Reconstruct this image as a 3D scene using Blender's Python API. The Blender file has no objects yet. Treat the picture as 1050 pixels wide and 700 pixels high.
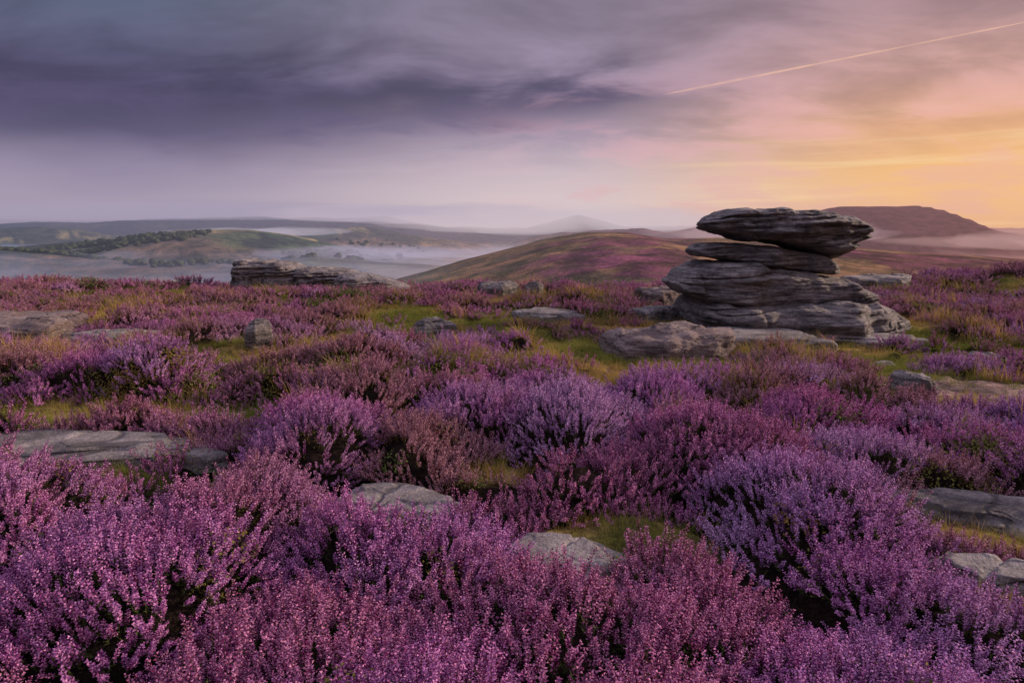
import bpy, math, random
import numpy as np
from mathutils import Vector, Quaternion

scene = bpy.context.scene
scene.view_settings.view_transform = 'Standard'
scene.view_settings.look = 'None'
scene.view_settings.exposure = 0
EYE = 1.7
rng = np.random.default_rng(11)

# ------------------------------------------------------------ helpers
def lin(r, g, b):
    def f(c):
        c /= 255.0
        return c/12.92 if c <= 0.04045 else ((c+0.055)/1.055)**2.4
    return (f(r), f(g), f(b), 1.0)

def _hash(ix, iy, iz, s):
    h = (ix.astype(np.int64)*374761393 + iy.astype(np.int64)*668265263 + iz.astype(np.int64)*2147483647 + s*1274126177) & 0xFFFFFFFF
    h = ((h ^ (h >> 13))*1103515245) & 0xFFFFFFFF
    h = ((h ^ (h >> 15))*2246822519) & 0xFFFFFFFF
    h = h ^ (h >> 16)
    return (h & 0xFFFFFF)/float(0xFFFFFF)

def vn(x, y, s=0, z=None):
    x = np.asarray(x, float); y = np.asarray(y, float)
    z = np.zeros_like(x) if z is None else np.asarray(z, float)
    ix = np.floor(x); iy = np.floor(y); iz = np.floor(z)
    fx = x-ix; fy = y-iy; fz = z-iz
    fx = fx*fx*(3-2*fx); fy = fy*fy*(3-2*fy); fz = fz*fz*(3-2*fz)
    r = 0
    for a in (0, 1):
        for b in (0, 1):
            for c in (0, 1):
                w = (fx if a else 1-fx)*(fy if b else 1-fy)*(fz if c else 1-fz)
                r = r + w*_hash(ix+a, iy+b, iz+c, s)
    return r

def fbm(x, y, s=0, o=4, z=None):
    r = 0; a = 0.5; t = 0; f = 1.0
    for i in range(o):
        r = r + a*vn(np.asarray(x)*f+i*17.3, np.asarray(y)*f-i*9.1, s+i, None if z is None else np.asarray(z)*f)
        t += a; a *= 0.5; f *= 2.03
    return r/t

def sstep(a, b, x):
    t = np.clip((x-a)/(b-a), 0, 1)
    return t*t*(3-2*t)

def cells(x, y, size, s, r0=0.52, r1=0.32):
    gx = np.floor(x/size); gy = np.floor(y/size)
    best = np.zeros_like(x); bid = np.zeros_like(x)
    for a in (-1, 0, 1):
        for b in (-1, 0, 1):
            cx = gx+a; cy = gy+b; zz = np.zeros_like(cx)
            px = (cx+0.15+0.7*_hash(cx, cy, zz, s))*size
            py = (cy+0.15+0.7*_hash(cx, cy, zz, s+1))*size
            R = size*(r0+r1*_hash(cx, cy, zz, s+2))
            hh = 0.5+0.5*_hash(cx, cy, zz, s+3)
            d2 = ((x-px)**2+(y-py)**2)/R**2
            v = np.sqrt(np.clip(1-d2, 0, 1))*hh
            m = v > best
            best = np.where(m, v, best)
            bid = np.where(m, _hash(cx, cy, zz, s+4), bid)
    return best, bid

# ------------------------------------------------------------ terrain
def ridge(x, y, y0, wf, wb, drop, pts, z0=EYE):
    xs = [p[0] for p in pts]; zs = [p[1] for p in pts]
    c = np.interp(x, xs, zs)+z0
    w = np.where(y < y0, wf, wb)
    return c-drop*(np.abs(y-y0)/w)**1.6

def base(x, y):
    und = (fbm(x*0.16, y*0.16, 5, 3)-0.5)*0.4
    und = und*sstep(1.0, 5.0, np.hypot(x, y))
    und = und + 0.55*sstep(9, 15, x)*sstep(14, 20, y)
    e = (y-25-3*(fbm(x*0.1, y*0.1, 8, 2)-0.5))
    pl = und-0.36*np.logaddexp(0, e/2.0)*2.0
    rgh = (fbm(x/260., y/260., 21, 5)-0.5)
    rg2 = (fbm(x/70., y/70., 27, 5)-0.5)
    r1 = ridge(x, y, 600, 350, 260, 36, [(-600, -80), (-193, -60), (-107, -40), (-60, -27), (-21, -17), (25, -5), (64, 1), (98, 1), (130, -4), (176, -3), (296, -12), (450, -22), (800, -45)]) + rgh*7+rg2*3
    r2 = ridge(x, y, 1500, 340, 400, 66, [(-2500, -50), (-1125, -30), (-900, -10), (-720, 10), (-560, 10), (-430, -12), (-270, -40), (0, -70), (500, -70)]) + rgh*26+rg2*8
    r2b = ridge(x, y, 2300, 380, 400, 80, [(-4000, 30), (-2000, 36), (-1500, 20), (-1150, -16), (-800, 8), (-500, 22), (-250, -14), (0, -34), (180, 6), (420, 24), (700, -20), (1500, -60)]) + rgh*38+rg2*10
    r2c = ridge(x, y, 1050, 200, 220, 38, [(-2500, -32), (-800, -26), (-620, -42), (-420, -48), (-300, -30), (-150, -42), (0, -60), (500, -70)]) + rgh*18+rg2*6
    r3 = ridge(x, y, 1800, 330, 450, 75, [(0, -60), (320, -12), (500, 24), (655, 44), (800, 60), (845, 71), (950, 70), (1050, 71), (1085, 50), (1210, 15), (1350, -8), (1700, -40), (2400, -60)]) + rgh*7+rg2*3
    r4 = ridge(x, y, 3500, 800, 900, 100, [(-6000, 60), (-2625, 52), (-1900, 58), (-1560, 86), (-1130, 80), (-650, 96), (-560, 74), (-330, 32), (70, 30), (320, 92), (560, 40), (850, 10), (3000, 10)]) + rgh*42
    r5 = ridge(x, y, 8200, 2600, 3000, 130, [(-9000, 120), (-5000, 70), (-3000, 110), (-500, 60), (1500, 90), (9000, 60)]) + rgh*60
    val = -82+rgh*22+0*x
    k = 2.5
    st = np.stack([pl, r1, r2, r2b, r2c, r3, r4, r5, val])
    st = np.where(y < -60, np.stack([pl]*9), st)
    m = st.max(0)
    far = m + k*np.log(np.exp(np.clip((st-m)/k, -60, 0)).sum(0))
    t = sstep(24, 60, y)
    return pl*(1-t)+far*t

ROCKS = [
 ('stone_slab', -3.45, 5.0, 1.10, 0.42, 3, 0.20, 9, 1),
 ('stone_slab', -0.72, 3.94, 0.45, 0.32, -24, 0.20, 9, 2),
 ('stone_slab', 0.24, 3.18, 0.32, 0.27, -32, 0.19, 9, 3),
 ('stone_slab', 2.80, 3.62, 0.66, 0.26, -28, 0.20, 9, 4),
 ('stone_slab', 2.24, 2.94, 0.32, 0.14, -25, 0.19, 9, 5),
 ('boulder', 2.15, 9.3, 1.02, 0.62, -10, 0.50, 3.4, 6),
 ('stone_slab', 3.75, 10.6, 1.0, 0.80, -10, 0.30, 8, 7),
 ('stone_slab', 0.68, 13.2, 0.72, 0.62, 3, 0.25, 8, 8),
 ('stone_slab', -0.40, 17.3, 0.55, 0.4, 10, 0.46, 5, 9),
 ('boulder', 0.55, 17.0, 0.26, 0.3, 0, 0.50, 2.6, 10),
 ('stone_slab', 3.45, 15.4, 0.62, 0.5, 0, 0.50, 6, 11),
 ('stone_slab', 3.0, 13.7, 0.55, 0.45, 8, 0.34, 7, 12),
 ('stone_slab', -7.9, 10.4, 1.2, 0.95, -6, 0.44, 5, 13),
 ('stone_slab', -6.0, 10.0, 0.68, 0.4, 4, 0.24, 8, 14),
 ('boulder', -3.52, 9.4, 0.20, 0.22, 10, 0.52, 2.6, 15),
 ('boulder', -1.25, 10.7, 0.38, 0.30, -12, 0.34, 2.8, 16),
 ('boulder', 4.15, 6.9, 0.25, 0.2, -25, 0.32, 3, 17),
 ('boulder', 6.75, 9.5, 0.28, 0.2, 0, 0.18, 3, 18),
 ('stone_slab', 5.9, 11.0, 0.70, 0.4, 0, 0.22, 8, 19),
 ('stone_slab', 10.4, 19.6, 1.2, 0.7, 6, 0.58, 5, 20),
 ('stone_slab', 5.0, 9.0, 0.18, 0.14, 0, 0.14, 6, 22),
 ('boulder', 2.75, 6.5, 0.12, 0.12, 0, 0.25, 3, 23),
]
CLEAR = [
 (0.5, 12.2, 1.8, 1.5, 0, 0, 1), (0.95, 9.0, 0.46, 2.0, 4, 0, 1), (6.6, 9.2, 2.6, 1.45, 0, 0, 1),
 (5.6, 6.9, 2.0, 1.25, -22, 1, 1), (8.0, 5.8, 2.2, 1.1, -22, 1, 1), (-7.8, 12.8, 1.6, 1.8, 0, 0, 1),
 (-4.4, 6.1, 1.5, 0.6, 0, 0, 1), (0.58, 3.50, 0.56, 0.26, -12, 0, 1), (-2.6, 5.8, 0.5, 0.4, 0, 0, 1),
 (-6.9, 8.9, 1.1, 0.7, 0, 0, 1), (-3.5, 8.9, 1.0, 1.1, 0, 0, 0.8), (2.6, 11.6, 1.5, 1.2, 0, 0, 0.95),
 (5.3, 10.5, 2.1, 1.0, 0, 0, 1), (-3.2, 4.42, 1.0, 0.30, 3, 0, 0.97), (-0.62, 3.52, 0.42, 0.22, -22, 0, 0.97),
 (0.30, 2.86, 0.28, 0.18, -30, 0, 0.97), (2.62, 3.26, 0.55, 0.20, -30, 0, 0.97), (2.12, 2.72, 0.28, 0.13, -25, 0, 0.95),
 (2.3, 8.4, 1.1, 0.42, 0, 0, 0.95), (9.8, 8.6, 2.3, 1.5, 0, 0, 0.9),
 (5.4, 12.8, 2.4, 2.0, 0, 0, 1), (-5.6, 19.0, 2.9, 1.7, 0, 0, 0.95), (1.9, 5.7, 0.35, 0.28, 0, 0, 0.85), (3.9, 6.3, 0.45, 0.35, 0, 0, 0.9),
 (-1.3, 10.1, 0.55, 0.45, 0, 0, 0.85), (0.1, 16.3, 0.9, 0.9, 0, 0, 0.9), (-0.2, 4.6, 0.28, 0.2, 20, 0, 0.8),
 (-1.0, 7.3, 0.5, 0.35, 0, 0, 0.85),
]
def ell(x, y, c):
    a = math.radians(c[4]); dx = x-c[0]; dy = y-c[1]
    u = (dx*math.cos(a)+dy*math.sin(a))/c[2]; v = (-dx*math.sin(a)+dy*math.cos(a))/c[3]
    return np.sqrt(u*u+v*v)

def masks(x, y):
    k = 0.25+0.75*sstep(3, 9, np.hypot(x, y))
    wx = x+(fbm(x*1.3, y*1.3, 31, 3)-0.5)*1.1*k; wy = y+(fbm(x*1.3, y*1.3, 41, 3)-0.5)*1.1*k
    clr = np.zeros_like(x); soft = np.zeros_like(x); path = np.zeros_like(x)
    for c in CLEAR:
        d = ell(wx, wy, c)
        clr = np.maximum(clr, (1-sstep(0.8, 1.15, d))*c[6])
        g = 0.26/min(c[2], c[3])
        soft = np.maximum(soft, (1-sstep(0.9, 1.1+g, d))*c[6])
        if c[5] == 1: path = np.maximum(path, 1-sstep(0.55, 0.9, d))
    inv = sstep(0.60, 0.66, fbm(x*1.5, y*1.5, 71, 3))*sstep(5, 7, y)*(1-path)
    clr = clr*(1-0.9*inv); soft = soft*(1-0.6*inv)
    rk = np.zeros_like(x); rs = np.zeros_like(x)
    for r in ROCKS:
        g = (r[1], r[2], r[3]+0.03, r[4]+0.03, r[5]); d = ell(x, y, g)
        rk = np.maximum(rk, 1-sstep(0.78, 1.00, d)); rs = np.maximum(rs, 1-sstep(0.9, 1.1+0.13/min(r[3], r[4]), d))
    n = fbm(x*0.45, y*0.45, 77, 3)
    extra = 0.85*sstep(0.65, 0.71, n)*sstep(5, 9, y)
    return 1-np.maximum(np.maximum(clr, rk), extra), path, rk, 1-np.maximum(np.maximum(soft, rs), extra)

def heather_h(x, y, ms):
    wx = x+(fbm(x*2, y*2, 51, 2)-0.5)*0.4; wy = y+(fbm(x*2, y*2, 52, 2)-0.5)*0.4
    d1, i1 = cells(wx, wy, 1.0, 100, 0.46, 0.26)
    d2, i2 = cells(wx, wy, 0.40, 200)
    amp = 1.12-0.12*sstep(3, 5, y)-0.38*sstep(6, 13, y)
    big = sstep(0.35, 0.7, fbm(x*0.5, y*0.5, 222, 2))
    h = (0.0+(0.37+0.18*big)*d1+0.12*d2*(0.3+0.7*d1))*ms*amp
    return h, i1, d1, i2

def ground_z(x, y):
    b = base(x, y)
    near = 1-sstep(40, 60, np.hypot(x, y))
    m, p, rk, ms = masks(x, y)
    h, i1, d1, i2 = heather_h(x, y, ms*near)
    lift = 0.10*(1-ms)*near*sstep(1.5, 2.6, y)
    return b+h+lift, m, p, rk, i1, d1, i2

def grid_mesh(name, co, faces, cols=None, smooth=True, mat=None):
    me = bpy.data.meshes.new(name)
    co = np.asarray(co, dtype=np.float32)
    nf = len(faces); k = faces.shape[1]
    me.vertices.add(len(co)); me.vertices.foreach_set('co', co.ravel())
    me.loops.add(nf*k); me.loops.foreach_set('vertex_index', faces.astype(np.int32).ravel())
    me.polygons.add(nf)
    me.polygons.foreach_set('loop_start', np.arange(0, nf*k, k, dtype=np.int32))
    me.update(calc_edges=True); me.validate()
    if smooth: me.polygons.foreach_set('use_smooth', np.ones(len(me.polygons), dtype=bool))
    if cols is not None:
        a = me.color_attributes.new('col', 'FLOAT_COLOR', 'POINT')
        a.data.foreach_set('color', np.asarray(cols, dtype=np.float32).ravel())
    ob = bpy.data.objects.new(name, me)
    scene.collection.objects.link(ob)
    if mat: me.materials.append(mat)
    return ob

# ------------------------------------------------------------ materials
def newmat(name):
    m = bpy.data.materials.new(name); m.use_nodes = True
    nt = m.node_tree; nt.nodes.clear()
    out = nt.nodes.new('ShaderNodeOutputMaterial')
    try: m.cycles.emission_sampling = 'NONE'
    except Exception: pass
    return m, nt, out
class N:
    def __init__(s, nt): s.nt = nt
    def put(s, sock, v):
        if v is None: return
        if isinstance(v, bpy.types.NodeSocket): s.nt.links.new(v, sock)
        else: sock.default_value = v
    def math(s, op, a, b=None, c=None, clamp=False):
        n = s.nt.nodes.new('ShaderNodeMath'); n.operation = op; n.use_clamp = clamp
        s.put(n.inputs[0], a); s.put(n.inputs[1], b); s.put(n.inputs[2], c)
        return n.outputs[0]
    def mr(s, v, a, b, c=0.0, d=1.0, smooth=True):
        n = s.nt.nodes.new('ShaderNodeMapRange'); n.interpolation_type = 'SMOOTHSTEP' if smooth else 'LINEAR'
        s.put(n.inputs[0], v); s.put(n.inputs[1], a); s.put(n.inputs[2], b); s.put(n.inputs[3], c); s.put(n.inputs[4], d)
        return n.outputs[0]
    def mix(s, f, a, b, mode='MIX'):
        n = s.nt.nodes.new('ShaderNodeMixRGB'); n.blend_type = mode
        s.put(n.inputs[0], f); s.put(n.inputs[1], a); s.put(n.inputs[2], b)
        return n.outputs[0]
    def noise(s, vec, scale, detail=4, rough=0.55, dist=0.0):
        n = s.nt.nodes.new('ShaderNodeTexNoise')
        s.put(n.inputs['Vector'], vec); s.put(n.inputs['Scale'], scale); n.inputs['Detail'].default_value = detail
        n.inputs['Roughness'].default_value = rough; n.inputs['Distortion'].default_value = dist
        return n.outputs['Fac']
    def ramp(s, f, els):
        n = s.nt.nodes.new('ShaderNodeValToRGB')
        while len(n.color_ramp.elements) < len(els): n.color_ramp.elements.new(0.5)
        for e, (p, c) in zip(n.color_ramp.elements, els):
            e.position = p; e.color = c
        s.put(n.inputs[0], f)
        return n.outputs[0]
    def mapping(s, v, scale, loc=(0, 0, 0), rot=(0, 0, 0)):
        n = s.nt.nodes.new('ShaderNodeMapping'); s.put(n.inputs[0], v)
        n.inputs['Scale'].default_value = scale; n.inputs['Location'].default_value = loc; n.inputs['Rotation'].default_value = rot
        return n.outputs[0]
    def new(s, t): return s.nt.nodes.new(t)
    def attr(s, name, typ='GEOMETRY', out='Fac'):
        n = s.nt.nodes.new('ShaderNodeAttribute'); n.attribute_name = name; n.attribute_type = typ
        return n.outputs[out]

def haze_mix(g, shader, strength=1.0):  # haze and low mist painted as emission, by distance and height, for scattered light
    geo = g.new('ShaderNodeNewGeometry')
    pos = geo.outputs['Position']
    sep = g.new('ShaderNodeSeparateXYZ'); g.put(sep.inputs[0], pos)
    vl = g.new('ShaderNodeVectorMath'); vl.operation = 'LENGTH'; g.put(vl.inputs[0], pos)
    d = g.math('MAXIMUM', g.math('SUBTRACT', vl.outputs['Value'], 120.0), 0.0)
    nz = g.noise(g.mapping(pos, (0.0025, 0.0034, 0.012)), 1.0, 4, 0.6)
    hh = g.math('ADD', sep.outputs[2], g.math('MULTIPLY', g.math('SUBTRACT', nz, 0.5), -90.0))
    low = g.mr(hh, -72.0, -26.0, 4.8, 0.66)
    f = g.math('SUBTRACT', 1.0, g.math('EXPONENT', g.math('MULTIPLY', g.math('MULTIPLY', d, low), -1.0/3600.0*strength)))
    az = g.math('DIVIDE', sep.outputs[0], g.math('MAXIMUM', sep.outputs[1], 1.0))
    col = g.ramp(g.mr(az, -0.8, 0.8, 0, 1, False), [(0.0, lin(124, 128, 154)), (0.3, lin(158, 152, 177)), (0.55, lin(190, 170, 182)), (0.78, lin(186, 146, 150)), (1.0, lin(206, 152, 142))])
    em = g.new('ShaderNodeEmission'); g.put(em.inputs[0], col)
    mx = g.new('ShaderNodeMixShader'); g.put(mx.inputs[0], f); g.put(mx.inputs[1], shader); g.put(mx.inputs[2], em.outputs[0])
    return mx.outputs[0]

mG, nt, out = newmat('moorland_ground'); g = N(nt)
geo = g.new('ShaderNodeNewGeometry'); P = geo.outputs['Position']
col = g.attr('col', 'GEOMETRY', 'Color')
n1 = g.noise(P, 9.0, 4, 0.75); n2 = g.noise(P, 0.35, 4, 0.75); n3 = g.noise(P, 0.035, 6, 0.7)
c = g.mix(1.0, col, g.mix(g.mr(n1, 0.3, 0.7), (0.45, 0.45, 0.45, 1), (1.5, 1.45, 1.4, 1)), 'MULTIPLY')
c = g.mix(1.0, c, g.mix(g.mr(n2, 0.3, 0.7), (0.55, 0.6, 0.6, 1), (1.4, 1.3, 1.35, 1)), 'MULTIPLY')
c = g.mix(1.0, c, g.mix(g.mr(n3, 0.35, 0.65), (0.45, 0.54, 0.52, 1), (1.5, 1.36, 1.34, 1)), 'MULTIPLY')
bs = g.new('ShaderNodeBsdfDiffuse'); g.put(bs.inputs['Color'], c)
bp = g.new('ShaderNodeBump'); bp.inputs['Strength'].default_value = 0.9; bp.inputs['Distance'].default_value = 0.05
g.put(bp.inputs['Height'], g.noise(P, 26.0, 3, 0.75))
bp2 = g.new('ShaderNodeBump'); bp2.inputs['Strength'].default_value = 0.8; bp2.inputs['Distance'].default_value = 4.0
g.put(bp2.inputs['Height'], n3); g.put(bp2.inputs['Normal'], bp.outputs[0])
g.put(bs.inputs['Normal'], bp2.outputs[0])
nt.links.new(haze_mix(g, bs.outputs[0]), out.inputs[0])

def rockmat(name, warm=0.0, mul=1.0, strata=6.0, bumpd=0.11):
    m, nt, out = newmat(name); g = N(nt)
    geo = g.new('ShaderNodeNewGeometry'); P = geo.outputs['Position']
    a = g.noise(g.mapping(P, (1.0, 1.0, strata)), 1.8, 7, 0.7, 0.6); b = g.noise(P, 6.0, 6, 0.7); f = g.noise(P, 55.0, 4, 0.7)
    q = lambda r_, g_, b_: (r_*mul, g_*mul, b_*mul, 1)
    base_c = g.ramp(a, [(0.30, q(0.045, 0.038, 0.038)), (0.42, q(0.13, 0.112, 0.11)), (0.55, q(0.25, 0.22, 0.215)), (0.75, q(0.42, 0.375, 0.35))])
    if warm: base_c = g.mix(warm, base_c, (0.24, 0.14, 0.12, 1))
    lich = g.mr(b, 0.55, 0.66)
    c = g.mix(g.math('MULTIPLY', lich, 0.35), base_c, q(0.38, 0.36, 0.30))
    dark = g.mr(g.noise(P, 2.7, 5, 0.75), 0.52, 0.66)
    c = g.mix(g.math('MULTIPLY', dark, 0.55), c, (0.05, 0.044, 0.042, 1))
    c = g.mix(1.0, c, g.mix(g.mr(f, 0.3, 0.7), (0.6, 0.6, 0.6, 1), (1.3, 1.3, 1.3, 1)), 'MULTIPLY')
    bs = g.new('ShaderNodeBsdfPrincipled'); g.put(bs.inputs['Base Color'], c); bs.inputs['Roughness'].default_value = 0.8
    bs.inputs['Specular IOR Level'].default_value = 0.3
    wv = g.noise(g.mapping(P, (0.5, 0.5, strata*1.6)), 1.3, 4, 0.6, 0.5)
    gr = g.mr(g.math('ABSOLUTE', g.math('SUBTRACT', wv, 0.5)), 0.0, 0.022)
    h = g.math('ADD', g.noise(g.mapping(P, (1.6, 1.6, strata*2.3)), 1.6, 7, 0.75, 0.8), g.math('MULTIPLY', f, 0.2))
    h = g.math('ADD', h, g.math('MULTIPLY', b, 0.7)); h = g.math('ADD', h, g.math('MULTIPLY', gr, 0.5))
    bp = g.new('ShaderNodeBump'); bp.inputs['Strength'].default_value = 1.0; bp.inputs['Distance'].default_value = bumpd
    g.put(bp.inputs['Height'], h); g.put(bs.inputs['Normal'], bp.outputs[0])
    g.put(bs.inputs['Base Color'], g.mix(g.mr(gr, 0, 1, 0.65, 0.0), c, (0.03, 0.026, 0.026, 1)))
    nt.links.new(bs.outputs[0], out.inputs[0])
    return m
mRock = rockmat('gritstone', 0, 1.05, 6.0, 0.09); mRockW = rockmat('gritstone_warm', 0.4, 0.85, 3.0, 0.07); mSlab = rockmat('gritstone_flags', 0, 0.80, 1.2, 0.035)

def plantmat(name, colfn, transl=0.25):
    m, nt, out = newmat(name); g = N(nt)
    c = colfn(g)
    d = g.new('ShaderNodeBsdfDiffuse'); g.put(d.inputs[0], c)
    if transl <= 0:
        nt.links.new(d.outputs[0], out.inputs[0]); return m
    t = g.new('ShaderNodeBsdfTranslucent'); g.put(t.inputs[0], c)
    mx = g.new('ShaderNodeMixShader'); mx.inputs[0].default_value = transl
    nt.links.new(d.outputs[0], mx.inputs[1]); nt.links.new(t.outputs[0], mx.inputs[2]); nt.links.new(mx.outputs[0], out.inputs[0])
    return m
def flowercol(g):
    tint = g.attr('tint', 'INSTANCER'); fade = g.attr('fade', 'INSTANCER'); r = g.attr('rnd')
    c = g.ramp(tint, [(0.0, (0.58, 0.04, 0.29, 1)), (0.3, (0.68, 0.08, 0.49, 1)), (0.6, (0.66, 0.17, 0.62, 1)), (1.0, (0.76, 0.40, 0.78, 1))])
    c = g.mix(fade, c, (0.46, 0.145, 0.12, 1))
    c = g.mix(g.mr(r, 0.0, 1.0, 0.0, 1.0, False), g.mix(1.0, c, (0.25, 0.17, 0.28, 1), 'MULTIPLY'), g.mix(0.40, c, (1.0, 0.76, 0.94, 1)))
    return c
def stemcol(g):
    r = g.attr('rnd'); fade = g.attr('fade', 'INSTANCER')
    c = g.ramp(r, [(0.0, (0.035, 0.025, 0.018, 1)), (0.5, (0.045, 0.06, 0.022, 1)), (1.0, (0.11, 0.13, 0.045, 1))])
    return g.mix(g.math('MULTIPLY', fade, 0.6), c, (0.13, 0.065, 0.03, 1))
mFl = plantmat('heather_flower', flowercol, 0.2)
mSt = plantmat('heather_stem', stemcol, 0.0)
def grasscol(g):
    r = g.attr('rnd'); t = g.attr('tint', 'INSTANCER')
    a = g.ramp(r, [(0.0, (0.07, 0.10, 0.02, 1)), (1.0, (0.27, 0.28, 0.06, 1))])
    b = g.ramp(r, [(0.0, (0.24, 0.14, 0.045, 1)), (1.0, (0.56, 0.37, 0.13, 1))])
    return g.mix(t, a, b)
mGr = plantmat('grass_blade', grasscol, 0.3)
def leafcol(g):
    r = g.attr('rnd'); t = g.attr('tint', 'INSTANCER')
    a = g.ramp(r, [(0.0, (0.035, 0.055, 0.018, 1)), (1.0, (0.13, 0.17, 0.045, 1))])
    return g.mix(g.math('MULTIPLY', t, 0.6), a, (0.24, 0.10, 0.03, 1))
mLf = plantmat('bilberry_leaf', leafcol, 0.0)

# ------------------------------------------------------------ ground sheet
ang = np.concatenate([np.arange(-58, 58, 0.19), np.arange(58, 302, 4.0)])
ang = np.radians(ang); na = len(ang)
r1 = 0.45*np.exp(np.arange(0, math.log(34/0.45), 0.0115)); r2 = r1[-1]*np.exp(np.arange(0.022, math.log(15000/34), 0.022))
rad = np.concatenate([r1, r2]); nr = len(rad)
A, R = np.meshgrid(ang, rad)
X = (R*np.sin(A)).ravel(); Y = (R*np.cos(A)-0.6).ravel()
Zf, M, PT, RK, I1, D1, I2 = ground_z(X, Y)
nearm = 1-sstep(28, 45, Y)
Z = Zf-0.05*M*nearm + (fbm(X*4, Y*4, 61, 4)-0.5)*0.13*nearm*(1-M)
def mixc(a, b, t): return a*(1-t)[:, None]+b*t[:, None]
def C(*v): return np.tile(np.array(v, float), (len(X), 1))
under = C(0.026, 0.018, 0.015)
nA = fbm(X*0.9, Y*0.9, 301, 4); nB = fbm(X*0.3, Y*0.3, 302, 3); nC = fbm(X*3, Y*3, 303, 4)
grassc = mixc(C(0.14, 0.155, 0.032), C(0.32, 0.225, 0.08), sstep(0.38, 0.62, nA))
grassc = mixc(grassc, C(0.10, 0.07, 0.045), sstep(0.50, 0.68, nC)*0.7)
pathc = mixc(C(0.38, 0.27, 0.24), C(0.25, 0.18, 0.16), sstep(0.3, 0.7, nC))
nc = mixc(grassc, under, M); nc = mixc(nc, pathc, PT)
q = fbm(X/90., Y/60., 401, 5); q2 = fbm(X/40., Y/22., 402, 5)
az = X/np.maximum(Y, 1)
moor = mixc(C(0.17, 0.065, 0.10), C(0.10, 0.055, 0.055), sstep(0.4, 0.6, q2))
greenp = mixc(C(0.075, 0.085, 0.04), C(0.24, 0.16, 0.08), sstep(0.42, 0.62, q2))
gm = np.clip(sstep(0.54, 0.59, q)*0.75 + (1-sstep(-0.02, 0.12, az+(q-0.5)*0.8))*0.8, 0, 1)
far = mixc(moor, greenp, gm)
fx = X*0.92+Y*0.39; fy = -X*0.39+Y*0.92
w1 = fbm(X/300, Y/300, 5, 2)*1.2; w2 = fbm(X/300, Y/300, 9, 2)*1.2
cs = _hash(np.floor(fx/130+w1), np.floor(fy/200+w2), np.zeros_like(X), 7)
fld = mixc(C(0.045, 0.08, 0.035), C(0.24, 0.22, 0.10), sstep(0.3, 0.9, cs))
hedge = np.maximum(np.exp(-(((fx/130+w1) % 1)/0.06)**2), np.exp(-(((fy/200+w2) % 1)/0.04)**2))
fld = mixc(fld, C(0.02, 0.03, 0.02), hedge*0.85)
fld = mixc(fld, C(0.13, 0.085, 0.065), sstep(0.54, 0.66, fbm(X/400, Y/400, 13, 4))*0.7)
fld = mixc(fld, C(0.020, 0.030, 0.023), sstep(0.54, 0.59, fbm(X/160, Y/160, 19, 5))*0.9)
leftm = (1-sstep(-0.20, -0.06, az))*sstep(300, 700, Y)
far = mixc(far, fld, leftm)
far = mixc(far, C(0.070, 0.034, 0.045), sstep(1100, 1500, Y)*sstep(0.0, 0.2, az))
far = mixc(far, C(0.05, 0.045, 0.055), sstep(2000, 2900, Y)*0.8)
moor0 = mixc(C(0.18, 0.065, 0.12), C(0.10, 0.05, 0.05), sstep(0.4, 0.6, fbm(X*0.5, Y*0.5, 88, 3)))
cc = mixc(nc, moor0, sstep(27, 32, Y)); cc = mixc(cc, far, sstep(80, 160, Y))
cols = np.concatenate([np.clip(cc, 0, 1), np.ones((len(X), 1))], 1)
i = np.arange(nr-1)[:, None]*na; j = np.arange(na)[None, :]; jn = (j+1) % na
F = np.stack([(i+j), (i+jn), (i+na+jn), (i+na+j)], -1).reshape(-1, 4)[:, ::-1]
ground = grid_mesh('moorland_ground', np.stack([X, Y, Z], 1), F, cols, True, mG)

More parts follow.
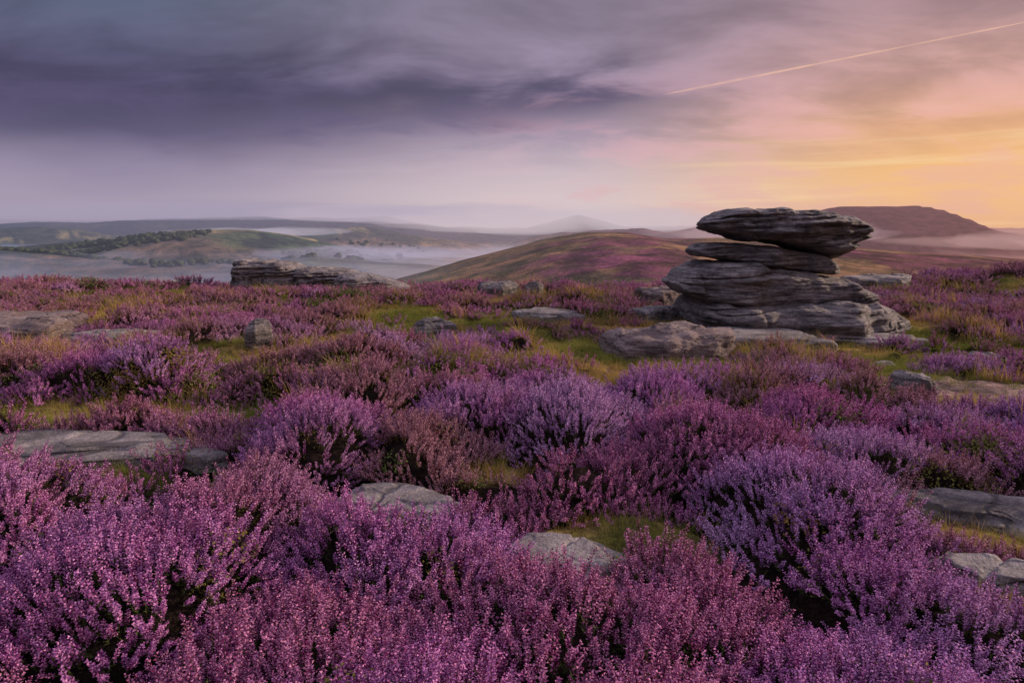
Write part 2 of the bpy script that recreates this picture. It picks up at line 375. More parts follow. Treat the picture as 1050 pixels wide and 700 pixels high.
# ------------------------------------------------------------ rocks
def boulder(name, cx, cy, rx, ry, rot, h, p, seed, mat, nu=180, nv=100):
    rr = np.random.default_rng(seed)
    u = np.linspace(0, 2*np.pi, nu, endpoint=False); v = np.linspace(-np.pi/2, np.pi/2, nv)
    U, V = np.meshgrid(u, v)
    k = rr.integers(4, 7) if p >= 7 else rr.integers(5, 8)
    ph = np.sort((np.arange(k)+rr.uniform(-.3, .3, k))*2*np.pi/k); dk = rr.uniform(0.78, 1.0, k)
    vals = []
    for a, d in zip(ph, dk):
        cval = np.cos(U-a); vals.append(np.where(cval > 0.15, d/np.maximum(cval, 0.15), 9.0))
    vals = np.stack(vals); rad = -np.log(np.exp(-vals*26).sum(0))/26; rad = np.clip(rad, 0.5, 1.3)
    cv = np.abs(np.cos(V))**(2/p); sv = np.sign(np.sin(V))*np.abs(np.sin(V))**(2/(p*0.8))
    x = cv*np.cos(U)*rad*rx; y = cv*np.sin(U)*rad*ry; z = sv*h*0.5
    flat = p >= 7
    tx, ty = rr.uniform(-.1, .1, 2)*(0.4 if flat else 1)
    s = max(rx, ry)
    dn = (fbm(x/s*1.8, y/s*1.8, seed*3, 4, z/s*1.8+5)-0.5)
    fn = (fbm(x/s*3.5, y/s*3.5, seed*3+7, 4, z*12)-0.5)
    st = (vn(x/s*2.6, y/s*2.6, seed*3+17, z/s*2.6) > 0.55)*1.0
    zk = 0.25 if flat else 1.0; xk = 0.6 if flat else 1.0
    x = x*(1+(dn*0.4+fn*0.14)*xk); y = y*(1+(dn*0.4+fn*0.14)*xk)
    z = z+zk*(dn*0.2*min(1, s)*h*1.6+fn*0.09*min(1, 3*h)*min(1, s*2)+st*0.03*min(1, s*2))+(x*tx+y*ty)
    if flat:
        rr_ = np.sqrt((x/rx)**2+(y/ry)**2)
        z = z-0.03*sstep(0.74, 0.78, rr_+dn*0.9)*(V > 0)
        ca = rr.uniform(0, 3.14); cl = x*math.cos(ca)+y*math.sin(ca)+dn*0.25*s+rr.uniform(-.2, .2)*s
        z = z-0.03*np.exp(-(cl/0.018)**2)*(V > 0)
    a = math.radians(rot); X_ = x*math.cos(a)-y*math.sin(a)+cx; Y_ = x*math.sin(a)+y*math.cos(a)+cy
    gz = float(base(np.array([cx]), np.array([cy]))[0])
    Z_ = z+gz+h*0.5-0.03
    i = np.arange(nv-1)[:, None]*nu; j = np.arange(nu)[None, :]; jn = (j+1) % nu
    F = np.stack([i+j, i+jn, i+nu+jn, i+nu+j], -1).reshape(-1, 4)
    return grid_mesh(name, np.stack([X_.ravel(), Y_.ravel(), Z_.ravel()], 1), F, None, True, mat)

for r in ROCKS:
    mt = mRockW if r[8] in (6, 13, 11) else (mSlab if r[8] in (1, 2, 3, 4, 5, 7, 8, 12, 14, 19, 22) else mRock)
    boulder(r[0], r[1], r[2], r[3], r[4], r[5], r[6]+0.03, r[7], r[8], mt)

def loft(name, top, bot, yc, depth, seed, parent, mat, n=300, m=220, p=4.0, amp=1.0, lean=0.0, dz=0.0, taper=3.5):
    top = np.array(top, float); bot = np.array(bot, float); top[:, 1] += dz; bot[:, 1] += dz
    x0 = min(top[0, 0], bot[0, 0]); x1 = max(top[-1, 0], bot[-1, 0])
    s = np.linspace(0, 1, n); xs = x0+(x1-x0)*(1-np.cos(np.pi*s))/2
    tz = np.interp(xs, top[:, 0], top[:, 1]); bz = np.interp(xs, bot[:, 0], bot[:, 1])
    ee = np.clip(np.sin(np.pi*s)*taper, 0, 1)**0.5
    jag = (vn(xs*5, xs*0, seed+31)-0.5)*0.06*amp
    hz = (tz-bz)/2*ee; cz = (tz+bz)/2+jag*ee
    hy = depth*np.clip(np.sin(np.pi*s), 0, 1)**0.45*(0.80+0.40*vn(xs*1.8, xs*0, seed))
    th = np.linspace(0, 2*np.pi, m, endpoint=False)
    S, T = np.meshgrid(np.arange(n), th, indexing='ij')
    ct = np.cos(T); sn = np.sin(T)
    yy = np.sign(ct)*np.abs(ct)**(2/p); zz = np.sign(sn)*np.abs(sn)**(2/p)
    xg = xs[S]; y = hy[S]*yy; z = cz[S]+hz[S]*zz
    e2 = ee[S]
    layer = z*1.0+0.12*(fbm(xg*0.8, y*0.8, seed+3, 3)-0.5)-0.05*xg
    l1 = fbm(layer*8.0, xg*0.6, seed+5, 3, y*0.6)-0.5
    gv = vn(layer*11.0, xg*0.45, seed+9, y*0.45)
    groove = np.exp(-((gv-0.5)/0.05)**2)
    big = fbm(xg*1.0, y*1.0, seed+11, 3, z*1.8)-0.5
    blk = fbm(xg*2.4, y*2.4, seed+15, 3, z*3.5)-0.5
    jv = vn(xg*1.6+0.4*layer, xg*0, seed+19, y*0.3); joint = np.exp(-((jv-0.5)/0.05)**2)
    fine = fbm(xg*7, y*7, seed+13, 3, z*16)-0.5
    side = np.clip(1-np.abs(zz)**4, 0, 1)
    out_ = (l1*0.36-groove*0.10-joint*0.06)*side*amp+big*0.26*amp+blk*0.18*amp+fine*0.08
    y = y+np.sign(yy)*np.abs(yy)**0.6*out_*e2
    z = z+(big*0.06+blk*0.07+fine*0.04)*e2*amp*np.abs(zz)
    sx = np.clip((S/(n-1)-0.5)*2.4, -1, 1)
    xg = xg+(l1*0.20-groove*0.06+blk*0.16)*np.abs(sx)**3*side*amp*np.sign(sx)*(0.3+0.7*e2)
    Yw = yc+y+lean*(z-1.0)
    i = np.arange(n-1)[:, None]*m; j = np.arange(m)[None, :]; jn = (j+1) % m
    F = np.stack([i+j, i+jn, i+m+jn, i+m+j], -1).reshape(-1, 4)[:, ::-1]
    ob = grid_mesh(name, np.stack([xg.ravel(), Yw.ravel(), z.ravel()], 1), F, None, True, mat)
    ob.parent = parent
    return ob

stack = bpy.data.objects.new('balanced_rock_stack', None); scene.collection.objects.link(stack)
loft('cap_slab', [(3.42, 1.92), (3.55, 2.03), (3.85, 2.13), (4.4, 2.12), (5.0, 2.10), (5.5, 2.07), (5.85, 2.02), (6.1, 1.92), (6.34, 1.76)],
     [(3.42, 1.88), (3.55, 1.80), (3.85, 1.69), (4.2, 1.60), (4.75, 1.55), (5.05, 1.48), (5.35, 1.36), (5.65, 1.29), (5.85, 1.36), (5.98, 1.54), (6.34, 1.68)],
     12.7, 1.05, 500, stack, mRock, lean=-0.1)
loft('upper_slab', [(3.32, 1.44), (3.50, 1.53), (4.1, 1.55), (4.8, 1.48), (5.4, 1.36), (5.9, 1.12)],
     [(3.32, 1.40), (3.46, 1.30), (4.0, 1.19), (4.7, 1.08), (5.4, 1.00), (5.8, 1.00), (5.9, 1.06)],
     12.75, 1.05, 510, stack, mRock, amp=0.6, taper=3)
loft('middle_slab', [(2.98, 0.86), (3.12, 1.00), (3.5, 1.20), (4.2, 1.22), (5.0, 1.08), (5.8, 0.94), (6.25, 0.76), (6.45, 0.60)],
     [(2.98, 0.78), (3.12, 0.62), (3.5, 0.50), (4.4, 0.38), (5.4, 0.28), (6.1, 0.30), (6.45, 0.44)],
     12.75, 1.45, 530, stack, mRock, amp=0.85)
loft('base_slab', [(3.25, 0.44), (3.5, 0.54), (4.4, 0.56), (5.4, 0.60), (6.1, 0.60), (6.6, 0.46), (6.98, 0.22)],
     [(3.25, 0.1), (3.6, -0.1), (4.6, -0.2), (5.8, -0.2), (6.6, -0.15), (6.98, 0.02)],
     12.7, 1.7, 540, stack, mRock, amp=0.9)

oc = bpy.data.objects.new('rock_outcrop', None); scene.collection.objects.link(oc)
loft('left_block', [(-8.2, 0.78), (-8.05, 0.92), (-7.3, 0.88), (-6.6, 0.82), (-6.0, 0.66)], [(-8.2, -0.3), (-8.05, -0.5), (-7, -0.5), (-6.0, -0.3)], 20.4, 0.9, 600, oc, mRock, p=5, dz=0.06, taper=6)
loft('middle_block', [(-6.4, 0.55), (-6.1, 0.72), (-5.4, 0.70), (-4.8, 0.62), (-4.2, 0.42)], [(-6.4, -0.3), (-5.4, -0.5), (-4.2, -0.3)], 20.3, 0.9, 610, oc, mRock, p=4.5, dz=0.04)
loft('leaning_slab', [(-5.0, 0.34), (-4.7, 0.50), (-4.1, 0.46), (-3.5, 0.34), (-2.9, 0.12)], [(-5.0, -0.3), (-4.2, -0.4), (-2.9, -0.2)], 19.4, 0.8, 620, oc, mSlab, p=3, dz=0.14, amp=0.5)

# ------------------------------------------------------------ scatter
def build_source(name, V, Fc, mi, rnd, mats):
    me = bpy.data.meshes.new(name)
    me.from_pydata(V, [], Fc); me.update()
    for m in mats: me.materials.append(m)
    me.polygons.foreach_set('material_index', np.array(mi, dtype=np.int32))
    a = me.attributes.new('rnd', 'FLOAT', 'POINT'); a.data.foreach_set('value', np.array(rnd, dtype=np.float32))
    return bpy.data.objects.new(name, me)

def heather_bundle(name, seed, nspr=11, nfl=30, fsize=1.22, nleaf=12):
    R = random.Random(seed); V = []; Fc = []; mi = []; rnd = []
    for s in range(nspr):
        a = R.uniform(0, 6.283); rr = 0.07*math.sqrt(R.random())
        b = Vector((rr*math.cos(a), rr*math.sin(a), R.uniform(-0.02, 0.0)))
        d = Vector((b.x*5.0+R.uniform(-.2, .2), b.y*5.0+R.uniform(-.2, .2), 1)).normalized()
        L = R.uniform(0.09, 0.195)
        bend = Vector((R.uniform(-1, 1), R.uniform(-1, 1), 0))*0.014
        def pt(t): return b+d*(L*t)+bend*(t*t)
        side = d.orthogonal().normalized(); s2 = d.cross(side)
        k = len(V); w = 0.0013; q = side
        V += [pt(0)-q*w, pt(0)+q*w, pt(0.95)+q*w*0.6, pt(0.95)-q*w*0.6]; Fc.append((k, k+1, k+2, k+3)); mi.append(0); rnd += [0.1]*4
        start = R.uniform(0.34, 0.50); sb = R.uniform(-0.22, 0.22)
        for i in range(nleaf):
            t = R.uniform(0.1, start+0.1); an = R.uniform(0, 6.283); o = side*math.cos(an)+s2*math.sin(an)
            c = pt(t); tp = c+o*R.uniform(0.008, 0.016)+d*R.uniform(0.006, 0.014); w = o.cross(d)*0.0033
            k = len(V); V += [c+w, c-w, tp]; Fc.append((k, k+1, k+2)); mi.append(0); r_ = R.uniform(0.2, 1); rnd += [r_]*3
        for i in range(nfl):
            t = start+(1.0-start)*(i+R.random())/nfl
            an = i*2.4+R.uniform(-.5, .5); o = side*math.cos(an)+s2*math.sin(an)
            tap = 1.0-0.6*((t-start)/(1-start))**2
            c = pt(t)+o*0.003*tap; ax = (o+d*R.uniform(0.1, 0.7)).normalized()
            size = R.uniform(0.0036, 0.0056)*(0.55+0.45*tap)*fsize
            e1 = ax.orthogonal().normalized(); e1.rotate(Quaternion(ax, R.uniform(0, 6.28))); e2 = ax.cross(e1)
            tip = c+ax*size*1.9
            k = len(V)
            ring = [c+ax*size*0.4+(e1*math.cos(q)+e2*math.sin(q))*size*0.75 for q in (0, 2.09, 4.19)]
            V += ring+[tip]
            r_ = min(1, max(0, R.random()**1.3+sb+0.30*(t-0.7)))
            rnd += [r_*0.8]*3+[min(1, r_*1.2+0.12)]
            for q in range(3):
                Fc.append((k+3, k+q, k+(q+1) % 3)); mi.append(1)
    return build_source(name, V, Fc, mi, rnd, [mSt, mFl])

def grass_bundle(name, seed, nb=30, L0=0.10, L1=0.26):
    R = random.Random(seed); V = []; Fc = []; rnd = []
    for s in range(nb):
        a = R.uniform(0, 6.283); rr = 0.09*math.sqrt(R.random())
        b = Vector((rr*math.cos(a), rr*math.sin(a), -0.01)); a2 = a+R.uniform(-1, 1)
        o = Vector((math.cos(a2), math.sin(a2), 0)); L = R.uniform(L0, L1); le = R.uniform(0.15, 0.9)
        w = Vector((-o.y, o.x, 0))*R.uniform(0.0014, 0.0028)
        k = len(V); n = 3; r_ = R.random()
        for i in range(n+1):
            t = i/n; p = b+Vector((0, 0, L*t*(1-0.35*le*t)))+o*(L*le*t*t*0.8); ww = w*(1-t*0.9)
            V += [p-ww, p+ww]; rnd += [r_*0.6+0.4*t]*2
        for i in range(n): Fc.append((k+2*i, k+2*i+1, k+2*i+3, k+2*i+2))
    return build_source(name, V, Fc, [0]*len(Fc), rnd, [mGr])

def leaf_bundle(name, seed):
    R = random.Random(seed); V = []; Fc = []; rnd = []
    for s in range(130):
        a = R.uniform(0, 6.283); rr = 0.10*math.sqrt(R.random()); z = R.uniform(0.01, 0.12)
        c = Vector((rr*math.cos(a), rr*math.sin(a), z)); n = Vector((R.uniform(-1, 1), R.uniform(-1, 1), R.uniform(0.3, 1.4))).normalized()
        e1 = n.orthogonal().normalized(); e1.rotate(Quaternion(n, R.uniform(0, 6.28))); e2 = n.cross(e1); L = R.uniform(0.006, 0.011)
        k = len(V); V += [c-e1*L, c+e2*L*0.5, c+e1*L, c-e2*L*0.5]; Fc.append((k, k+1, k+2, k+3)); r_ = R.random(); rnd += [r_]*4
    return build_source(name, V, Fc, [0]*len(Fc), rnd, [mLf])

def scatter(name, P, rot, scl, tint, fade, kind, srcs):
    col = bpy.data.collections.new(name+'_parts')
    for i, o in enumerate(srcs): col.objects.link(o)
    me = bpy.data.meshes.new(name); me.vertices.add(len(P)); me.vertices.foreach_set('co', P.astype(np.float32).ravel())
    def at(n, t, d, key): a = me.attributes.new(n, t, 'POINT'); a.data.foreach_set(key, d.ravel())
    at('rot', 'FLOAT_VECTOR', rot.astype(np.float32), 'vector'); at('scl', 'FLOAT_VECTOR', scl.astype(np.float32), 'vector')
    at('tint', 'FLOAT', tint.astype(np.float32), 'value'); at('fade', 'FLOAT', fade.astype(np.float32), 'value'); at('kind', 'INT', kind.astype(np.int32), 'value')
    ob = bpy.data.objects.new(name, me); scene.collection.objects.link(ob)
    ng = bpy.data.node_groups.new(name+'_scatter', 'GeometryNodeTree')
    ng.interface.new_socket('Geometry', in_out='INPUT', socket_type='NodeSocketGeometry')
    ng.interface.new_socket('Geometry', in_out='OUTPUT', socket_type='NodeSocketGeometry')
    gi = ng.nodes.new('NodeGroupInput'); go = ng.nodes.new('NodeGroupOutput')
    iop = ng.nodes.new('GeometryNodeInstanceOnPoints'); ci = ng.nodes.new('GeometryNodeCollectionInfo')
    ci.inputs['Collection'].default_value = col; ci.inputs['Separate Children'].default_value = True; ci.inputs['Reset Children'].default_value = True
    def na_(n, t):
        q = ng.nodes.new('GeometryNodeInputNamedAttribute'); q.data_type = t; q.inputs[0].default_value = n
        return [o for o in q.outputs if o.enabled and o.name == 'Attribute'][0]
    e2r = ng.nodes.new('FunctionNodeEulerToRotation')
    L = ng.links.new
    L(gi.outputs[0], iop.inputs['Points']); L(ci.outputs[0], iop.inputs['Instance']); iop.inputs['Pick Instance'].default_value = True
    L(na_('kind', 'INT'), iop.inputs['Instance Index']); L(na_('rot', 'FLOAT_VECTOR'), e2r.inputs[0]); L(e2r.outputs[0], iop.inputs['Rotation'])
    L(na_('scl', 'FLOAT_VECTOR'), iop.inputs['Scale']); L(iop.outputs[0], go.inputs[0])
    md = ob.modifiers.new('scatter', 'NODES'); md.node_group = ng
    return ob

def orient(nx, ny, nz, spin):
    out = np.zeros((len(nx), 3))
    for i in range(len(nx)):
        v = Vector((nx[i], ny[i], nz[i]))
        q = v.to_track_quat('Z', 'Y') @ Quaternion((0, 0, 1), spin[i])
        e = q.to_euler(); out[i] = (e.x, e.y, e.z)
    return out

def sample(y0, y1, dens, side=1.2):
    xm = y1*0.82+side; area = 2*xm*(y1-y0); n = int(area*dens)
    x = rng.uniform(-xm, xm, n); y = rng.uniform(y0, y1, n)
    k = np.abs(x) < y*0.82+side
    return x[k], y[k]

bands = [(1.2, 3.5, 165), (3.5, 6, 125), (6, 9, 76), (9, 13, 43), (13, 18, 24), (18, 31, 13)]
xs = []; ys = []
for b in bands:
    x, y = sample(*b); xs.append(x); ys.append(y)
x = np.concatenate(xs); y = np.concatenate(ys)
z, m, p, rk, i1, d1, i2 = ground_z(x, y)
keep = (rng.random(len(x)) < sstep(0.25, 0.7, m)*(0.14+0.86*sstep(0.05, 0.42, d1))) & (rk < 0.3)
e = 0.05
zx = ground_z(x+e, y)[0]; zy = ground_z(x, y+e)[0]
nx = -(zx-z)/e*0.65; ny = -(zy-z)/e*0.65
nn = np.maximum(1, np.hypot(nx, ny)/1.1); nx /= nn; ny /= nn
r = np.hypot(x, y)
pn = fbm(x*0.35, y*0.35, 701, 3)
tint = np.clip(-0.06+0.95*i1+0.3*(i2-0.5)+0.9*(pn-0.5)+0.12*sstep(2.5, 5, y)-0.20*sstep(7, 14, y)+rng.normal(0, 0.07, len(x)), 0, 1)
fade = np.clip(sstep(0.68, 0.86, _hash(np.floor(i1*9999), np.floor(i1*777), np.zeros_like(x), 3))*0.85*sstep(2.4, 4.0, y)+0.46*sstep(5, 13, y)+rng.normal(0, 0.06, len(x))+1.2*(fbm(x*0.8, y*0.8, 801, 3)-0.53), 0, 0.94)
s0 = rng.uniform(0.8, 1.3, len(x)); grow = np.clip(r-4.5, 0, 30)
sxy = s0*(1+0.085*grow); sz = s0*(1+0.010*grow)*(0.42+0.58*sstep(0.0, 0.5, d1))
scl = np.stack([sxy, sxy, sz], 1)
gnoise = fbm(x*0.7, y*0.7, 901, 3)
isleaf = rng.random(len(x)) < (0.02+0.6*sstep(0.56, 0.64, gnoise)*(0.3+0.7*sstep(3, 6, y))+0.35*(1-sstep(0.05, 0.3, d1)))*(1-0.3*sstep(0.9, 1, m))
spin = rng.uniform(0, 6.283, len(x))
def emit(name, sel, srcs, lift=-0.05, near=None):
    idx = np.where(sel)[0]
    P = np.stack([x[idx], y[idx], z[idx]+lift], 1)
    rot = orient(nx[idx], ny[idx], np.ones(len(idx)), spin[idx])
    kind = rng.integers(0, len(srcs), len(idx))
    return scatter(name, P, rot, scl[idx], tint[idx], fade[idx], kind, srcs)
emit('heather', keep & ~isleaf, [heather_bundle('heather_sprigs_%d' % i, 40+i) for i in range(6)])
emit('bilberry_bushes', keep & isleaf, [leaf_bundle('bilberry_leaves_%d' % i, 60+i) for i in range(3)], -0.03)
print('heather', int((keep & ~isleaf).sum()), 'leaf', int((keep & isleaf).sum()))

xs = []; ys = []
for b in [(1.5, 6, 260), (6, 10, 150), (10, 16, 75), (16, 28, 22)]:
    a_, b_ = sample(*b); xs.append(a_); ys.append(b_)
x = np.concatenate(xs); y = np.concatenate(ys)
z, m, p, rk, i1, d1, i2 = ground_z(x, y)
gn = fbm(x*0.9, y*0.9, 301, 4)
pr = (1-sstep(0.3, 0.8, m))*(0.25+0.75*sstep(0.3, 0.5, fbm(x*1.7, y*1.7, 333, 3)))+0.02*sstep(4, 7, y)+0.34*sstep(0.56, 0.66, fbm(x*0.5, y*0.5, 655, 3))*sstep(5, 8, y)
keep = (rng.random(len(x)) < pr) & (rk < 0.35) & (rng.random(len(x)) > p*0.93)
r = np.hypot(x, y)
nx = rng.normal(0, 0.1, len(x)); ny = rng.normal(0, 0.1, len(x)); spin = rng.uniform(0, 6.283, len(x))
tint = np.clip(sstep(0.42, 0.64, gn)*0.8+0.5*sstep(0.4, 0.8, m)+rng.normal(0, 0.18, len(x)), 0, 1); fade = tint*0
s0 = rng.uniform(0.25, 0.7, len(x))*(1+1.1*sstep(0.4, 0.8, m)); grow = np.clip(r-5, 0, 30)
scl = np.stack([s0*(1+0.09*grow), s0*(1+0.09*grow), s0*(1+0.01*grow)], 1)
emit('grass', keep, [grass_bundle('grass_tuft_%d' % i, 80+i) for i in range(4)], -0.01)
print('grass', int(keep.sum()))

# ------------------------------------------------------------ distant trees
tm, nt, out = newmat('distant_tree_foliage'); g = N(nt)
geo = g.new('ShaderNodeNewGeometry')
d = g.new('ShaderNodeBsdfDiffuse'); g.put(d.inputs[0], g.ramp(g.noise(geo.outputs['Position'], 0.25, 3), [(0.3, (0.02, 0.028, 0.02, 1)), (0.7, (0.07, 0.085, 0.045, 1))]))
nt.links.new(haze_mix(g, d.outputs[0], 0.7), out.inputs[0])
import bmesh
bm = bmesh.new(); bmesh.ops.create_icosphere(bm, subdivisions=2, radius=1); ico = np.array([v.co[:] for v in bm.verts]); icf = np.array([[v.index for v in f.verts] for f in bm.faces]); bm.free()
lines = [((-1100, 1180), (-640, 1330), 420, 12), ((-1000, 1300), (-640, 1400), 320, 12), ((-900, 1080), (-620, 1130), 160, 9), ((-560, 1000), (-250, 1120), 60, 9), ((-1300, 1700), (-300, 2100), 160, 22), ((-420, 1300), (-250, 1500), 60, 12)]
VV = []; FF = []; off = 0
for (a, b, n, jit) in lines:
    t = rng.random(n)**1.2
    pxs = a[0]+(b[0]-a[0])*t+rng.normal(0, jit, n)+20*np.sin(t*9); pys = a[1]+(b[1]-a[1])*t+rng.normal(0, jit, n)
    pzs = base(pxs, pys)
    for i in range(n):
        px, py, pz = pxs[i], pys[i], pzs[i]; hgt = rng.uniform(4, 10); w = hgt*rng.uniform(0.6, 1.1)
        vv = ico*(1+0.7*(vn(ico[:, 0]*2.2+i, ico[:, 1]*2.2, 3, ico[:, 2]*2.2)-0.5))[:, None]
        VV.append(vv*np.array([w, w, hgt*0.55])+np.array([px, py, pz+hgt*0.4])); FF.append(icf+off); off += len(ico)
grid_mesh('distant_trees', np.concatenate(VV), np.concatenate(FF), None, False, tm)

# ------------------------------------------------------------ mist banks
def mist(cx, cy, cz, rx, ry, rz, od, col, seed):
    m, nt, out = newmat('mist_%d' % seed)
    k = od/(2*ry)
    a = nt.nodes.new('ShaderNodeVolumeAbsorption'); a.inputs[0].default_value = (0, 0, 0, 1); a.inputs[1].default_value = k
    e = nt.nodes.new('ShaderNodeEmission'); e.inputs[0].default_value = col; e.inputs[1].default_value = k  # self-glow stands in for light scattered by the mist
    ad = nt.nodes.new('ShaderNodeAddShader'); nt.links.new(a.outputs[0], ad.inputs[0]); nt.links.new(e.outputs[0], ad.inputs[1]); nt.links.new(ad.outputs[0], out.inputs['Volume'])
    u = np.linspace(0, 2*np.pi, 128, endpoint=False); v = np.linspace(-np.pi/2, np.pi/2, 40); U, V = np.meshgrid(u, v)
    X = np.cos(V)*np.cos(U); Y = np.cos(V)*np.sin(U); Z = np.sin(V)
    n = 0.45+1.1*fbm(X*3+seed*3, Y*3, seed, 4, Z*1.0)
    co = np.stack([(X*n*rx+cx).ravel(), (Y*n*ry+cy).ravel(), (Z*n*rz+cz+rz*0.6*(n-1)).ravel()], 1)
    i = np.arange(39)[:, None]*128; j = np.arange(128)[None, :]; jn = (j+1) % 128
    F = np.stack([i+j, i+jn, i+128+jn, i+128+j], -1).reshape(-1, 4)
    grid_mesh('mist_bank', co, F, None, True, m)
mist(-720, 1950, 8, 240, 110, 12, 0.8, lin(200, 188, 206), 1)
mist(230, 2950, 62, 720, 350, 64, 1.7, lin(206, 190, 198), 3)
mist(-1700, 3100, 104, 1500, 300, 40, 1.5, lin(168, 158, 180), 4)
mist(-420, 3000, 88, 620, 250, 42, 1.6, lin(190, 176, 192), 5)
mist(560, 1450, 2, 230, 120, 22, 1.1, lin(200, 168, 174), 6)
mist(1080, 1380, -12, 280, 100, 18, 0.8, lin(208, 166, 162), 7)
mist(-330, 1350, -34, 260, 110, 13, 1.0, lin(172, 162, 184), 8)

# ------------------------------------------------------------ contrail
m, nt, out = newmat('contrail_vapour'); g = N(nt)
geo = g.new('ShaderNodeNewGeometry')
em = g.new('ShaderNodeEmission'); em.inputs[0].default_value = lin(250, 200, 168); em.inputs[1].default_value = 1.0  # sunlit look of the vapour is painted as emission
tr = g.new('ShaderNodeBsdfTransparent'); mx = g.new('ShaderNodeMixShader')
g.put(mx.inputs[0], g.mr(g.noise(geo.outputs['Position'], 0.002, 4), 0.3, 0.7, 0.08, 0.34)); g.put(mx.inputs[1], tr.outputs[0]); g.put(mx.inputs[2], em.outputs[0]); nt.links.new(mx.outputs[0], out.inputs[0])
A_ = Vector((2188, 10335, 2000)); B_ = Vector((4842, 6973, 2000)); B_ = B_+(B_-A_)*0.08; ax = (B_-A_).normalized(); sd = ax.cross(Vector((0, 0, 1))).normalized(); up = Vector((0, 0, 1))
n = 60; k = 8; co = []; F = []
for i in range(n):
    t = i/(n-1); c_ = A_.lerp(B_, t); w = (5+12*(1-t))*math.sin(math.pi*min(1, t*6+0.02)/2)*min(1, (1-t)*8+0.1)
    for q in range(k):
        a = 2*math.pi*q/k; v = c_+sd*math.cos(a)*w+up*math.sin(a)*w; co.append(v[:])
for i in range(n-1):
    for q in range(k): F.append((i*k+q, i*k+(q+1) % k, (i+1)*k+(q+1) % k, (i+1)*k+q))
grid_mesh('contrail', np.array(co), np.array(F), None, True, m)

# ------------------------------------------------------------ world
SUN_AZ = math.radians(72); SUN_EL = math.radians(19)
w = bpy.data.worlds.new('World'); scene.world = w; w.use_nodes = True
nt = w.node_tree; nt.nodes.clear(); g = N(nt)
out = g.new('ShaderNodeOutputWorld')
sky = g.new('ShaderNodeTexSky'); sky.sky_type = 'NISHITA'; sky.sun_disc = False; sky.sun_elevation = SUN_EL; sky.sun_rotation = SUN_AZ
b1 = g.new('ShaderNodeBackground'); nt.links.new(sky.outputs[0], b1.inputs[0]); b1.inputs[1].default_value = 0.06
tc = g.new('ShaderNodeTexCoord'); D = tc.outputs['Generated']
sp = g.new('ShaderNodeSeparateXYZ'); g.put(sp.inputs[0], D); dx, dy, dz = sp.outputs
pe = g.math('ADD', g.math('MAXIMUM', dz, 0.0), 0.22)
cb = g.new('ShaderNodeCombineXYZ'); g.put(cb.inputs[0], g.math('DIVIDE', dx, pe)); g.put(cb.inputs[1], g.math('DIVIDE', dy, pe)); Pc = cb.outputs[0]
nA = g.noise(g.mapping(Pc, (0.7, 1.0, 1), (3.1, 1.7, 0), (0, 0, 0.3)), 1.0, 3, 0.5, 0.2)
nB = g.noise(g.mapping(Pc, (1.9, 3.0, 1), (9.1, 4.7, 0), (0, 0, 0.15)), 1.0, 4, 0.58, 0.35)
ez = g.math('ADD', dz, g.math('MULTIPLY', g.math('SUBTRACT', nA, 0.5), 0.08))
ez = g.math('ADD', g.math('MULTIPLY', ez, 0.85), g.math('MULTIPLY', g.math('MAXIMUM', dz, 0.0), 0.15))
Lr = g.ramp(ez, [(0, lin(152, 143, 167)), (0.045, lin(168, 155, 178)), (0.085, lin(150, 137, 165)), (0.13, lin(102, 93, 125)), (0.18, lin(78, 74, 104)), (0.24, lin(92, 93, 120)), (0.32, lin(76, 92, 110)), (0.5, lin(160, 155, 185)), (1, lin(190, 185, 213))])
Mr = g.ramp(ez, [(0, lin(200, 182, 193)), (0.045, lin(220, 201, 205)), (0.09, lin(210, 190, 199)), (0.14, lin(172, 154, 175)), (0.19, lin(148, 132, 157)), (0.26, lin(144, 130, 151)), (0.34, lin(122, 112, 130)), (0.5, lin(175, 165, 190)), (1, lin(190, 185, 213))])
Rr = g.ramp(ez, [(0, lin(230, 175, 144)), (0.045, lin(246, 190, 136)), (0.09, lin(249, 191, 124)), (0.14, lin(238, 178, 136)), (0.19, lin(208, 160, 148)), (0.25, lin(180, 143, 145)), (0.32, lin(154, 127, 136)), (0.5, lin(190, 170, 190)), (1, lin(190, 185, 213))])
c = g.mix(g.mr(dx, -0.5, 0.08), Lr, Mr); c = g.mix(g.mr(dx, 0.05, 0.55), c, Rr)
cen = g.math('ADD', 0.182, g.math('MULTIPLY', dx, 0.02))
eb = g.math('SUBTRACT', g.math('ADD', dz, g.math('MULTIPLY', g.math('SUBTRACT', nB, 0.5), 0.12)), cen)
wid = g.mr(dx, -0.55, 0.2, 0.046, 0.025, False)
eb = g.math('DIVIDE', eb, wid)
bank = g.math('EXPONENT', g.math('MULTIPLY', g.math('MULTIPLY', eb, eb), -1.0))
bank = g.math('MULTIPLY', bank, g.mr(g.math('ADD', dx, g.math('MULTIPLY', g.math('SUBTRACT', nA, 0.5), 0.3)), 0.08, 0.26, 1.0, 0.0))
bank = g.math('MULTIPLY', bank, g.mr(dy, 0.2, 0.6))
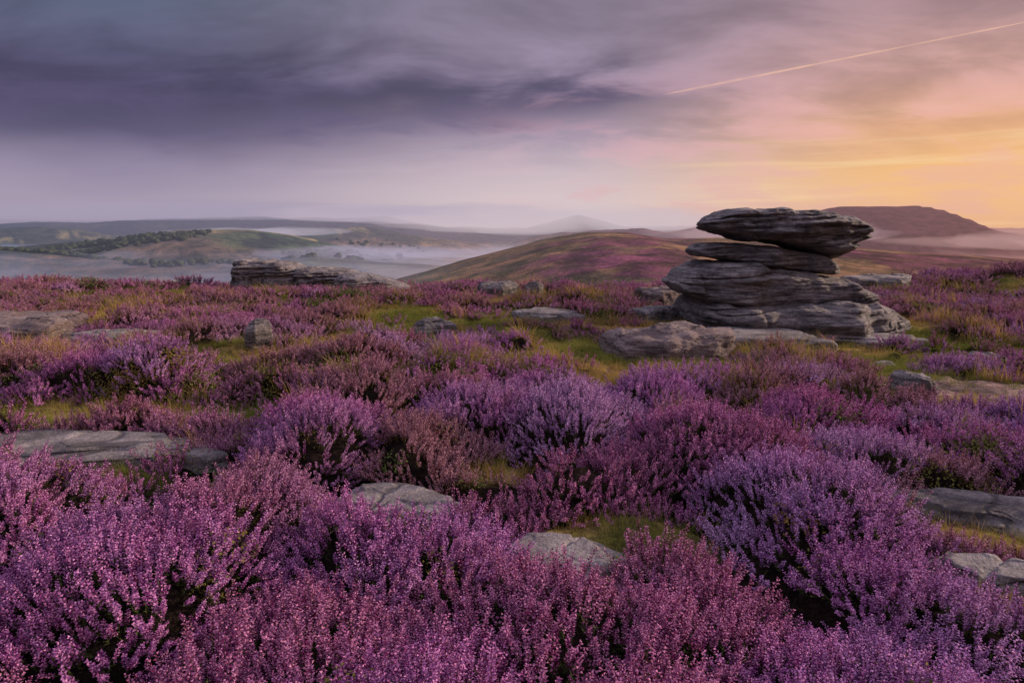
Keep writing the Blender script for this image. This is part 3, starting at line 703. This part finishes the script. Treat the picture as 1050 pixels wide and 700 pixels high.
c = g.mix(g.math('MULTIPLY', bank, 0.8), c, lin(82, 73, 104))
tex = g.mr(nB, 0.3, 0.7, 0.78, 1.24)
c = g.mix(g.mr(dz, 0.05, 0.18), c, g.mix(1.0, c, tex, 'MULTIPLY'))
nS = g.noise(g.mapping(D, (2.0, 2.0, 42.0)), 1.0, 3, 0.6, 0.3)
sf = g.math('MULTIPLY', g.math('MULTIPLY', g.mr(nS, 0.50, 0.66), g.mr(dx, 0.12, 0.45)), g.mr(dz, 0.17, 0.10, 0.0, 0.5))
c = g.mix(sf, c, lin(255, 218, 165))
pk = g.math('MULTIPLY', g.math('MULTIPLY', g.mr(nB, 0.45, 0.62), g.mr(dx, -0.12, 0.15)), g.mr(dz, 0.24, 0.14, 0.0, 0.35))
c = g.mix(pk, c, lin(228, 170, 178))
b2 = g.new('ShaderNodeBackground'); g.put(b2.inputs[0], c)
g.put(b2.inputs[1], g.math('ADD', 1.0, g.math('ADD', g.mr(dz, 0.38, 0.8, 0.0, 0.6), g.mr(dy, 0.2, -0.6, 0.0, 0.2))))
ms = g.new('ShaderNodeMixShader'); ms.inputs[0].default_value = 0.93
nt.links.new(b1.outputs[0], ms.inputs[1]); nt.links.new(b2.outputs[0], ms.inputs[2]); nt.links.new(ms.outputs[0], out.inputs[0])

sl = bpy.data.lights.new('sun', 'SUN'); sl.energy = 5.0; sl.angle = math.radians(2); sl.color = (1.0, 0.76, 0.58)
so = bpy.data.objects.new('sun', sl); scene.collection.objects.link(so)
dirv = Vector((math.sin(SUN_AZ)*math.cos(SUN_EL), math.cos(SUN_AZ)*math.cos(SUN_EL), math.sin(SUN_EL)))
so.rotation_euler = dirv.to_track_quat('Z', 'Y').to_euler()

cam = bpy.data.cameras.new('camera'); cam.lens = 24; cam.sensor_width = 36; cam.clip_end = 60000; cam.clip_start = 0.05
co_ = bpy.data.objects.new('camera', cam); scene.collection.objects.link(co_)
co_.location = (0, 0, EYE); co_.rotation_euler = (math.radians(90-8.9), 0, 0)
scene.camera = co_
